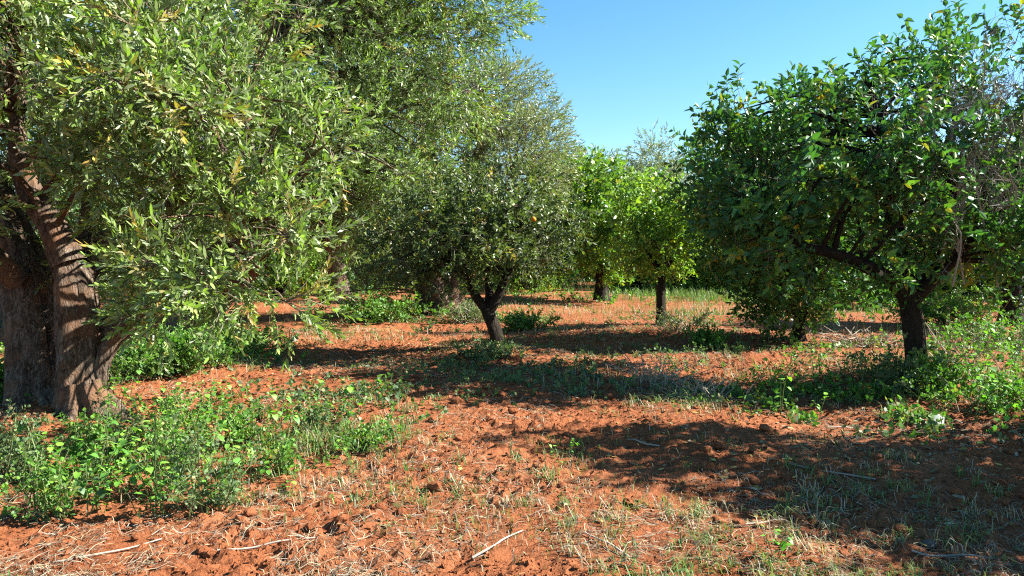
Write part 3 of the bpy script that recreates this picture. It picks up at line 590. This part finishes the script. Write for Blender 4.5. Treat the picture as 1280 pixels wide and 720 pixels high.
patches = [(430, 555, .33, .22, 900, .17, .9), (350, 560, .3, .2, 260, .14, .5), (250, 600, .5, .3, 260, .13, .5), (640, 660, .8, .28, 420, .08, .35), (800, 640, .9, .35, 420, .07, .3), (690, 610, .5, .3, 260, .08, .35), (560, 640, .5, .35, 260, .08, .35),
           (950, 550, .55, .3, 420, .09, .4), (870, 520, .5, .35, 300, .11, .4), (700, 570, .15, .2, 130, .10, .8), (930, 590, .6, .3, 200, .07, .3), (1130, 700, .8, .3, 160, .07, .4),
           (895, 374, 2.0, 1.5, 3200, .42, 1.0), (980, 392, 1.6, .9, 900, .35, .35), (790, 360, 2.0, 2.5, 1300, .28, .8), (650, 400, .55, .5, 700, .26, .9), (440, 420, 1.6, .5, 500, .15, .5), (330, 430, 1.0, .5, 400, .18, .5), (430, 380, 1.4, 1.0, 500, .16, .3),
           (1240, 420, 1.2, 1.2, 900, .35, .6), (1190, 370, 1.6, 2, 900, .5, .7), (1050, 375, 1.5, 2, 600, .3, .6), (720, 385, 1.2, .5, 350, .15, .6), (850, 390, 1.2, .5, 350, .15, .4),
           (700, 354, 13, 4, 5000, .45, .85), (900, 360, 8, 3, 3500, .4, .85), (420, 362, 6, 3, 2500, .4, .8), (1150, 368, 5, 3, 2500, .45, .85), (740, 372, 5, 1.2, 900, .25, .8), (60, 400, 3, 3, 900, .3, .6),
           (1000, 388, 3, 1.2, 1100, .26, .5), (600, 382, 3, 1.2, 900, .24, .5), (760, 392, 2.5, .8, 700, .2, .5), (700, 425, 2.5, .6, 500, .16, .4),
           (200, 470, .9, .6, 700, .22, .5), (20, 470, .6, .6, 300, .25, .7), (1000, 470, .8, .6, 500, .2, .5), (830, 480, .6, .5, 400, .22, .15), (1240, 490, .7, .6, 700, .3, .6)]
for (px, py, rx, ry, n_, hh, gr) in patches:
    x, y = gauss_patch(r, px, py, rx, ry, n_); ok = zone_ok(x, y) & (y > 3) & (vnoise(x * 3, y * 3, 134) > .33); x, y = x[ok], y[ok]; n_ = len(x); g = r.random(n_) < gr
    col = np.where(g[:, None], GREENS[r.integers(0, 4, n_)], DRY[r.integers(0, 5, n_)]) * r.uniform(.7, 1.3, (n_, 1)); sc = 1 + .035 * y + .004 * np.maximum(y - 14, 0) ** 1.5
    blades(gbuf, x, y, g_full(x, y) - .01, hh * r.uniform(.35, 1.2, n_), .0028 * sc * r.uniform(.7, 1.4, n_), r.uniform(.1, 1.1, n_), r.uniform(0, 6.28, n_), col, r)
n_ = 3600; tx = r.uniform(-6, 7, n_); ty = 3.3 + 14 * r.random(n_) ** 1.9; k = (vnoise(tx * .8, ty * .8, 91) > .42) & zone_ok(tx, ty); tx, ty = tx[k], ty[k]; m_ = 12
x = np.repeat(tx, m_) + r.normal(0, .028, len(tx) * m_); y = np.repeat(ty, m_) + r.normal(0, .028, len(tx) * m_); n_ = len(x); gg = np.repeat(r.random(len(tx)) < .62, m_); hh = np.repeat(r.uniform(.04, .12, len(tx)), m_)
col = np.where(gg[:, None], GREENS[r.integers(0, 4, n_)] * .9 + .02, DRY[r.integers(0, 5, n_)]) * r.uniform(.7, 1.3, (n_, 1))
blades(gbuf, x, y, g_full(x, y) - .006, hh * r.uniform(.5, 1.3, n_), .0027 * (1 + .04 * y) * r.uniform(.7, 1.3, n_), r.uniform(.2, 1.5, n_), r.uniform(0, 6.28, n_), col, r)
tag(link('grass', gbuf.mesh('grass', M_GRASS)), 'short green and drying grass scattered over the red soil', 'grass', kind='stuff')
# dry straw lying about
sbuf = Buf(); n_ = 60000; x = r.uniform(-5, 6, n_); y = 3.3 + 12 * r.random(n_) ** 2.0; k = (vnoise(x * 1.3, y * 1.3, 95) * .7 + vnoise(x * 4, y * 4, 96) * .45 + r.random(n_) * .2 > .69) & zone_ok(x, y); x, y = x[k], y[k]; n_ = len(x)
az = r.uniform(0, 6.28, n_); L = r.uniform(.025, .11, n_) * (1 + .03 * y); d = np.stack([np.cos(az), np.sin(az)], 1); bend = r.normal(0, .25, n_); w = .0007 * (1 + .1 * y) * r.uniform(.7, 1.6, n_)
pts = []
for t in (-.5, 0, .5):
    q = np.stack([x, y], 1) + d * (L * t)[:, None] + np.stack([-d[:, 1], d[:, 0]], 1) * (bend * L * (t * t - .12))[:, None]
    z = g_full(q[:, 0], q[:, 1]) + r.uniform(.003, .022, n_) + (t == 0) * L * .08; pts.append((q, z))
sd = np.stack([-d[:, 1], d[:, 0]], 1); V = []
for (q, z) in pts:
    for sg in (-1, 1): V.append(np.concatenate([q + sd * (w * sg)[:, None], (z + w * .5 * sg)[:, None]], 1))
V = np.stack(V, 1); F = np.array([[0, 1, 3], [0, 3, 2], [2, 3, 5], [2, 5, 4]])[None] + (np.arange(n_) * 6)[:, None, None]
sbuf.add(V, F, np.repeat(DRY[r.integers(0, 5, n_)] * r.uniform(.35, 1.0, (n_, 1)), 6, 0))
tag(link('dry_straw', sbuf.mesh('dry_straw', M_STRAW)), 'bleached dry straw strewn over the red soil', 'straw', kind='stuff')
# fallen leaves under the trees
lbuf = Buf(); V0, F0 = leaf_olive(1, .34, .12)
for (c, rad, n_) in ((T_A, 1.5, 1300), (T_C, 1.0, 1500), (T_H, 1.2, 2000), (M_XY, 2.2, 1500), (D_XY, 2.2, 1000), (T_F, 1.2, 400), ((2.8, 5.6), 1.4, 700), ((-1.2, 9.2), 1.8, 700), ((1.5, 9), 1.8, 700)):
    x = c[0] + r.normal(0, rad, n_) - .4; y = c[1] + r.normal(0, rad * .8, n_); k = zone_ok(x, y) & (y > 3); x, y = x[k], y[k]; n_ = len(x)
    R = frames(np.stack([np.cos(az[:n_]), np.sin(az[:n_]), r.normal(0, .25, n_)], 1), r.normal(0, .5, n_)); L = r.uniform(.035, .08, n_)
    V = np.einsum('nij,vj->nvi', R, V0) * L[:, None, None] + np.stack([x, y, g_full(x, y) + .012], 1)[:, None]
    col = np.array([(.30, .20, .10), (.22, .12, .06), (.36, .29, .18), (.16, .15, .07), (.40, .30, .08)])[r.integers(0, 5, n_)] * r.uniform(.6, 1.2, (n_, 1))
    lbuf.add(V, F0[None] + (np.arange(n_) * 6)[:, None, None], np.repeat(col, 6, 0))
tag(link('leaf_litter', lbuf.mesh('leaf_litter', M_STRAW)), 'fallen brown leaves lying under the orchard trees', 'leaves', kind='stuff')
# low creeping weeds, mostly in the shade
WS = [make_sprig('citrus_m', r0, .13, .046, .031, 8) for _ in range(7)]
PAL['weed'] = ([(.09, .20, .03), (.06, .145, .035), (.15, .29, .035), (.28, .24, .06)], [.42, .3, .24, .04])
PAL['weed_grey'] = ([(.10, .16, .07), (.075, .13, .06), (.14, .21, .08), (.30, .24, .10)], [.42, .3, .2, .08])
wbuf = Buf()
for (px, py, rx, ry, n_, pal, s_) in ((460, 500, .7, .4, 600, 'weed_grey', 1.0), (600, 470, .9, .6, 420, 'weed_grey', .9), (700, 480, 1.0, .6, 380, 'weed_grey', .9), (860, 500, .9, .4, 300, 'weed_grey', .8), (1050, 500, .6, .5, 420, 'weed', 1.1), (1200, 520, .7, .5, 480, 'weed', 1.1), (1150, 530, .8, .3, 240, 'weed_grey', 1.0),
                               (930, 440, 1.2, .8, 380, 'weed_grey', 1.1), (760, 450, 1.2, .8, 380, 'weed_grey', 1.0), (420, 415, 2.0, .6, 420, 'weed_grey', 1.1), (600, 400, 2.0, .9, 420, 'weed_grey', 1.3), (1230, 440, 1.2, 1.0, 520, 'weed', 1.4), (200, 455, .8, .6, 620, 'weed', 1.1), (300, 520, .8, .3, 200, 'weed', .9), (150, 560, .7, .3, 220, 'weed', .9),
                               (30, 600, .5, .3, 240, 'weed', .9), (980, 400, 2, 1.2, 300, 'weed_grey', 1.3), (750, 375, 2.5, 2, 420, 'weed', 1.8), (430, 362, 3, 2, 420, 'weed', 1.8), (920, 365, 3, 2.5, 520, 'weed', 2.0), (1180, 385, 2, 2, 520, 'weed', 1.8), (20, 440, .8, .8, 240, 'weed', 1.2)):
    n_ = int(n_ * (.5 if pal == 'weed_grey' else .75)); x, y = gauss_patch(r, px, py, rx, ry, n_); k = zone_ok(x, y) & (y > 3.2) & (vnoise(x * 2.2, y * 2.2, 133) > .42); x, y = x[k], y[k]; n_ = len(x); D_ = np.stack([r.normal(0, .7, n_), r.normal(0, .7, n_), r.uniform(.25, 1.2, n_)], 1)
    scatter_sprigs(wbuf, WS, np.stack([x, y, g_full(x, y)], 1), D_, s_ * r.uniform(.6, 1.3, n_), pal, r)
M_COVER = leaf_mat('cover_leaf', .55, .35)
tag(link('ground_cover', wbuf.mesh('ground_cover', M_COVER)), 'low creeping green weeds spread between the trees', 'weeds', kind='stuff')

# ------------------------------------------------------------------ single broad-leaved weeds: stem and leaves, then copies
def heart_leaf(col):
    o = np.array([(0, 0), (.28, -.10), (.5, .12), (.46, .42), (.25, .78), (0, 1.05)]); V = [(0, 0, 0), (0, .02, .35), (0, -.02, .7), (0, -.14, 1.05)]
    for sg in (-1, 1):
        for (a, b) in o[1:5]: V.append((sg * a, .12 * a - .13 * b * b + (.04 if b > .1 else 0), b))
    F = []
    for sg, k in ((0, 4), (1, 8)):
        q = [(0, 1, k), (k, 1, k + 1), (k + 1, 1, k + 2), (k + 2, 1, 2), (k + 2, 2, k + 3), (k + 3, 2, 3)]; F += [t if sg else (t[0], t[2], t[1]) for t in q]
    b = Buf(); b.add(V, F, col); return b.mesh('weed_leaf', M_WEED, True)
HL = [heart_leaf(c) for c in ((.14, .34, .04), (.095, .24, .04), (.20, .40, .05), (.075, .165, .045), (.12, .20, .09))]
def broad_weed(rng, nleaf, h, bright):
    root = bpy.data.objects.new('broadleaf_weed', None); parts = []; b = Buf(); nst = rng.integers(2, 4); tips = []
    for k in range(nst):
        a = rng.uniform(0, 6.28); e = np.array([math.cos(a) * h * .45, math.sin(a) * h * .45, h * rng.uniform(.75, 1.05)]); m = e * .5 + np.array([0, 0, .1 * h]); p, _ = smooth_path([(0, 0, -.02), m, e], [1, 1, 1], 9)
        tube(b, [(0, 0, -.02), m, e], [.004, .003, .0015], 4, 6, col=(.12, .19, .05)); tips.append(p)
    for k in range(nleaf):
        p = tips[k % nst][rng.integers(2, 9)]; a = rng.uniform(0, 6.28); d = np.array([math.cos(a), math.sin(a), rng.uniform(-.9, .9)]); pt = p + unit(d) * rng.uniform(.015, .045)
        thin_tubes(b, p[None], pt[None], .0013, .001, (.13, .20, .05), rng); me = HL[rng.choice(3) if bright else rng.choice([1, 3, 4, 4])]
        parts.append((me, pt, d + np.array([0, 0, -.35]), rng.uniform(.02, .05)))
    return b.mesh('stem', M_GRASS), parts
def put_weed(proto, x, y, rz, s, label, group=None):
    st, parts = proto; root = link('broadleaf_weed', None, None, (x, y, float(g_full(x, y)))); root.rotation_euler = (0, 0, rz); root.scale = (s, s, s); tag(root, label, 'weed', group); stem = link('stem', st, root)
    for (me, p, d, L) in parts:
        o = link('leaf', me, stem, p); d = unit(np.asarray(d)); z = d; xx = unit(np.cross(z, np.array([0, 0, 1.]))); yy = np.cross(z, xx)
        if yy[2] < 0: xx, yy = -xx, -yy
        from mathutils import Matrix
        o.rotation_euler = Matrix(np.stack([xx, yy, z], 1).tolist()).to_euler(); o.scale = (L, L, L)
    return root
r = rng_(81); BW = [broad_weed(r, int(r.integers(15, 22)), r.uniform(.24, .42), True) for _ in range(5)]; DW = [broad_weed(r, int(r.integers(10, 15)), r.uniform(.14, .24), False) for _ in range(3)]
regions = [((120, 300, 515, 645), 40, BW, 1.0, 'bright green heart-leaved weed in the tall patch before the double olive trunk', 'weeds before the double olive trunk'),
           ((0, 120, 560, 650), 17, BW + DW, 1.05, 'heart-leaved weed in the low patch at the left picture edge', 'weeds at the left picture edge'),
           ((300, 470, 510, 570), 13, DW + BW[:1], 1.0, 'greyish green weed in the patch along the edge of the middle shade', 'weeds along the middle shade'),
           ((960, 1090, 450, 525), 14, BW, 1.1, 'bright weed in the sun-flecked patch left of the right citrus trunk', 'weeds left of the right citrus trunk'),
           ((1175, 1280, 430, 545), 14, BW, 1.2, 'leafy weed in the patch right of the right citrus trunk', 'weeds right of the right citrus trunk'),
           ((150, 290, 425, 480), 12, BW, 1.1, 'weed among the tangled yellow stems right of the double olive trunk', 'weeds right of the double olive trunk')]
for (bx, n_, pr, s_, lab0, grp) in regions:
    pts = sorted((r.uniform(bx[0], bx[1]), r.uniform(bx[2], bx[3])) for k in range(n_)); pts = [p for p in pts if zone_ok(*GP(*p))]
    for k, (px, py) in enumerate(pts):
        x, y = GP(px, py); lab = nth(k + 1) + ' from left: ' + lab0
        put_weed(pr[int(r.integers(len(pr)))], x, y, r.uniform(0, 6.28), s_ * r.uniform(.75, 1.25), lab, grp)
for (px, py, s_, lab) in ((970, 705, .75, 'lone leafy weed on sunlit soil at the bottom edge, right of centre'), (702, 592, .55, 'small upright green weed in the middle of the sunlit foreground'), (858, 592, .4, 'tiny green weed on the edge of the foreground shadow'),
                          (440, 590, .7, 'pale green weed standing beside the bright grass patch'), (355, 630, .7, 'single weed on bare soil right of the tall bright patch')):
    x, y = GP(px, py); put_weed(BW[int(r.integers(5))], x, y, r.uniform(0, 6), s_, lab)

# weed clumps and dry plants standing about
def clump(name, label, px, py, w, h, n_, pal, seed, dry=False, leaf=1.0):
    rng = rng_(seed); x, y = GP(px, py); z = float(g_low(x, y)); root = link(name, None, None, (x, y, z)); tag(root, label, 'dry plant' if dry else 'plant'); b = Buf()
    A = np.stack([rng.normal(0, w * .25, n_), rng.normal(0, w * .25, n_), np.full(n_, -.03)], 1); B = A * 1.2 + np.stack([rng.normal(0, w * .4, n_), rng.normal(0, w * .35, n_), h * rng.uniform(.45, 1.05, n_)], 1)
    c = (.34, .29, .22) if dry else (.16, .20, .07); thin_tubes(b, A, B, .004 + .0004 * y, .002 + .0002 * y, c, rng)
    k = 5; t = rng.uniform(.3, 1, (n_ * k, 1)); A2 = np.repeat(A, k, 0) * (1 - t) + np.repeat(B, k, 0) * t; B2 = A2 + unit(rng.normal(0, 1, A2.shape) + np.array([0, 0, .5])) * rng.uniform(.05, .22, (len(A2), 1)) * h; thin_tubes(b, A2, B2, .0022 + .0002 * y, .001 + .0001 * y, c, rng)
    link('stems', b.mesh('stems', M_DEAD if dry else M_GRASS), root)
    if pal:
        f = Buf(); scatter_sprigs(f, WS, np.concatenate([A2, B2]), np.concatenate([B2 - A2, B2 - A2]) + rng.normal(0, .05, (2 * len(A2), 3)), leaf * rng.uniform(.6, 1.2, 2 * len(A2)), pal, rng); tag(link('foliage', f.mesh('foliage', M_COVER), root), kind='stuff')
    return root
clump('dry_brush', 'grey brushwood leaning below the dark citrus left of the right tree', 966, 398, .75, .75, 50, None, 1, True)
clump('dry_weed', 'bleached branching dry weed standing in the shade right of the middle tree', 818, 478, .6, .42, 26, None, 2, True)
clump('dry_weed', 'second bleached dry weed in the shade, lower and right of the first', 880, 500, .5, .28, 26, None, 3, True)
clump('dry_weed', 'brown dry weeds at the right foot of the young slim-trunked citrus', 856, 418, .7, .45, 36, 'weed_grey', 4, True, .6)
clump('dry_weed', 'low dark purplish heap of dry stems left of the right citrus trunk', 1085, 432, 1.1, .3, 90, None, 5, True)
clump('weed_clump', 'light green weed clump right of the middle tree trunk', 655, 410, .7, .38, 44, 'weed', 6)
clump('weed_clump', 'green tuft growing right of the young slim-trunked citrus', 890, 432, .4, .28, 26, 'weed', 7)
clump('weed_clump', 'leafy weed clump in front of the broad dark olive trunk', 480, 402, 1.3, .65, 60, 'weed', 8, leaf=1.5)
clump('weed_clump', 'reddish dry weed clump between the broad olive trunk and the middle tree', 588, 402, .9, .5, 60, 'weed_grey', 9, True, .8)
clump('weed_clump', 'tall bush of weeds seen behind the right citrus trunk', 1190, 405, 1.5, .8, 60, 'weed', 10, leaf=1.3)
clump('weed_clump', 'yellow green bush of weeds below the citrus at the right edge', 1245, 430, 1.2, .55, 45, 'weed', 11, leaf=1.0)
clump('weed_clump', 'green bush seen through the gap left of the right citrus trunk', 1085, 385, 1.6, .9, 60, 'weed', 12, leaf=2)
clump('weed_clump', 'tangled vine-like weed with yellowing stems right of the double olive trunk', 215, 470, .9, .5, 110, 'weed', 13, leaf=1.0)
clump('weed_clump', 'low weed patch behind the tangled vine-like weed', 290, 440, .9, .35, 50, 'weed', 14, leaf=1.1)
clump('weed_clump', 'shaded weed clump at the right picture edge below the right citrus', 1262, 520, .7, .4, 34, 'weed', 15, leaf=.8)
clump('weed_clump', 'dark weeds growing left of the double olive trunk at the picture edge', 8, 505, .5, .45, 40, 'weed', 16, leaf=1.0)
clump('weed_clump', 'leafy weeds hiding the front left foot of the right citrus trunk', 1118, 492, .5, .5, 30, 'weed_grey', 18, leaf=.9)
clump('weed_clump', 'leafy weeds against the front right foot of the right citrus trunk', 1172, 494, .45, .45, 28, 'weed', 19, leaf=.9)
clump('weed_clump', 'weeds and suckers round the foot of the middle orange tree', 612, 452, .5, .22, 26, 'weed_grey', 20, leaf=.8)
clump('dry_weed', 'dry upright stalks beside the weeds right of the right citrus trunk', 1215, 470, .7, .6, 30, None, 17, True)

for k, (px, py, h_) in enumerate(((25, 600, .42), (62, 645, .36), (105, 590, .4), (165, 560, .36), (205, 615, .46), (245, 575, .5), (262, 640, .4), (310, 555, .34), (345, 590, .3), (395, 545, .3), (455, 560, .26))):
    clump('weed_clump', nth(k + 1) + ' upright small-leaved weed from the left among the sunlit foreground weeds', px, py, .28, h_ * (1.25 if px < 280 else .9), 13, 'weed' if k % 3 else 'weed_grey', 40 + k, leaf=.62)
# sticks, scraps, stones
def stick(name, label, pts, rad, cat, col=(.33, .29, .24), group=None):
    pts = np.asarray(pts, float); b = Buf(); tube(b, pts - pts[0], rad, 5, 10, col=col, rough=.2, seed=int(abs(pts[0][0] * 100)) % 50); return tag(link(name, b.mesh(name, M_DEAD, True), None, pts[0]), label, cat, group)
a = GP(932, 404); stick('leaning_stick', 'thin pale stick leaning in the soil left of the grey brushwood', [(a[0], a[1], -.03), (a[0] - .10, a[1], .16), (a[0] - .24, a[1] + .05, .36)], [.012, .01, .007], 'stick', (.5, .44, .36))
r = rng_(91)
for (px, py, L, az, lab) in ((1040, 592, .55, 2.7, 'long grey fallen twig in the right foreground shadow'), (960, 655, .3, .3, 'short dry twig on sunlit soil below the right foreground shadow'), (130, 700, .5, .7, 'pale fallen stick near the bottom left corner'), (330, 690, .45, .4, 'dry twig on sunlit soil near the bottom left'),
                          (620, 690, .4, .9, 'curved dry stalk at the bottom edge left of centre'), (1180, 680, .4, 0, 'thin twig lying along the lower edge of the right shadow'), (1060, 530, .4, .2, 'fallen twig in the shade below the right citrus'), (760, 690, .35, 2.2, 'dry twig at the bottom edge, right of centre'), (800, 560, .3, 2.4, 'short twig on the soil mound at the shadow edge')):
    x, y = GP(px, py); d = np.array([math.cos(az), math.sin(az)]); pp = []
    for t in (-.5, -.15, .2, .5): q = np.array([x, y]) + d * L * t + r.normal(0, .02, 2); pp.append((q[0], q[1], float(g_full(*q)) + .018))
    stick('fallen_twig', lab, pp, [.006, .006, .005, .003], 'twig')
b = Buf(); x, y = GP(1176, 536); q = r.normal(0, .006, (9, 3)); V = np.array([(i * .045, j * .02, .012 + .055 * j * (1 - .3 * abs(i))) for j in range(3) for i in (-1, 0, 1)]) + q
b.add(V, [t for j in range(2) for i in range(2) for t in ((j * 3 + i, j * 3 + i + 1, j * 3 + i + 4), (j * 3 + i, j * 3 + i + 4, j * 3 + i + 3))], (.75, .74, .72))
tag(link('paper_scrap', b.mesh('paper_scrap', M_STRAW), None, (x, y, float(g_full(x, y)))), 'crumpled white paper scrap in the shade under the right citrus', 'paper')
b = Buf(); V = IV2 * np.array([.042, .034, .028]) * (1 + .25 * (fbm(IV2[:, 0] * 2, IV2[:, 1] * 2 + IV2[:, 2], 5, 2)[:, None] - .5)); b.add(V, IF2, (.10, .085, .075)); x, y = GP(1161, 668)
tag(link('stone', b.mesh('stone', M_STRAW, True), None, (x, y, float(g_full(x, y)) + .025)), 'small dark grey stone at the lower edge of the right foreground shadow', 'stone')
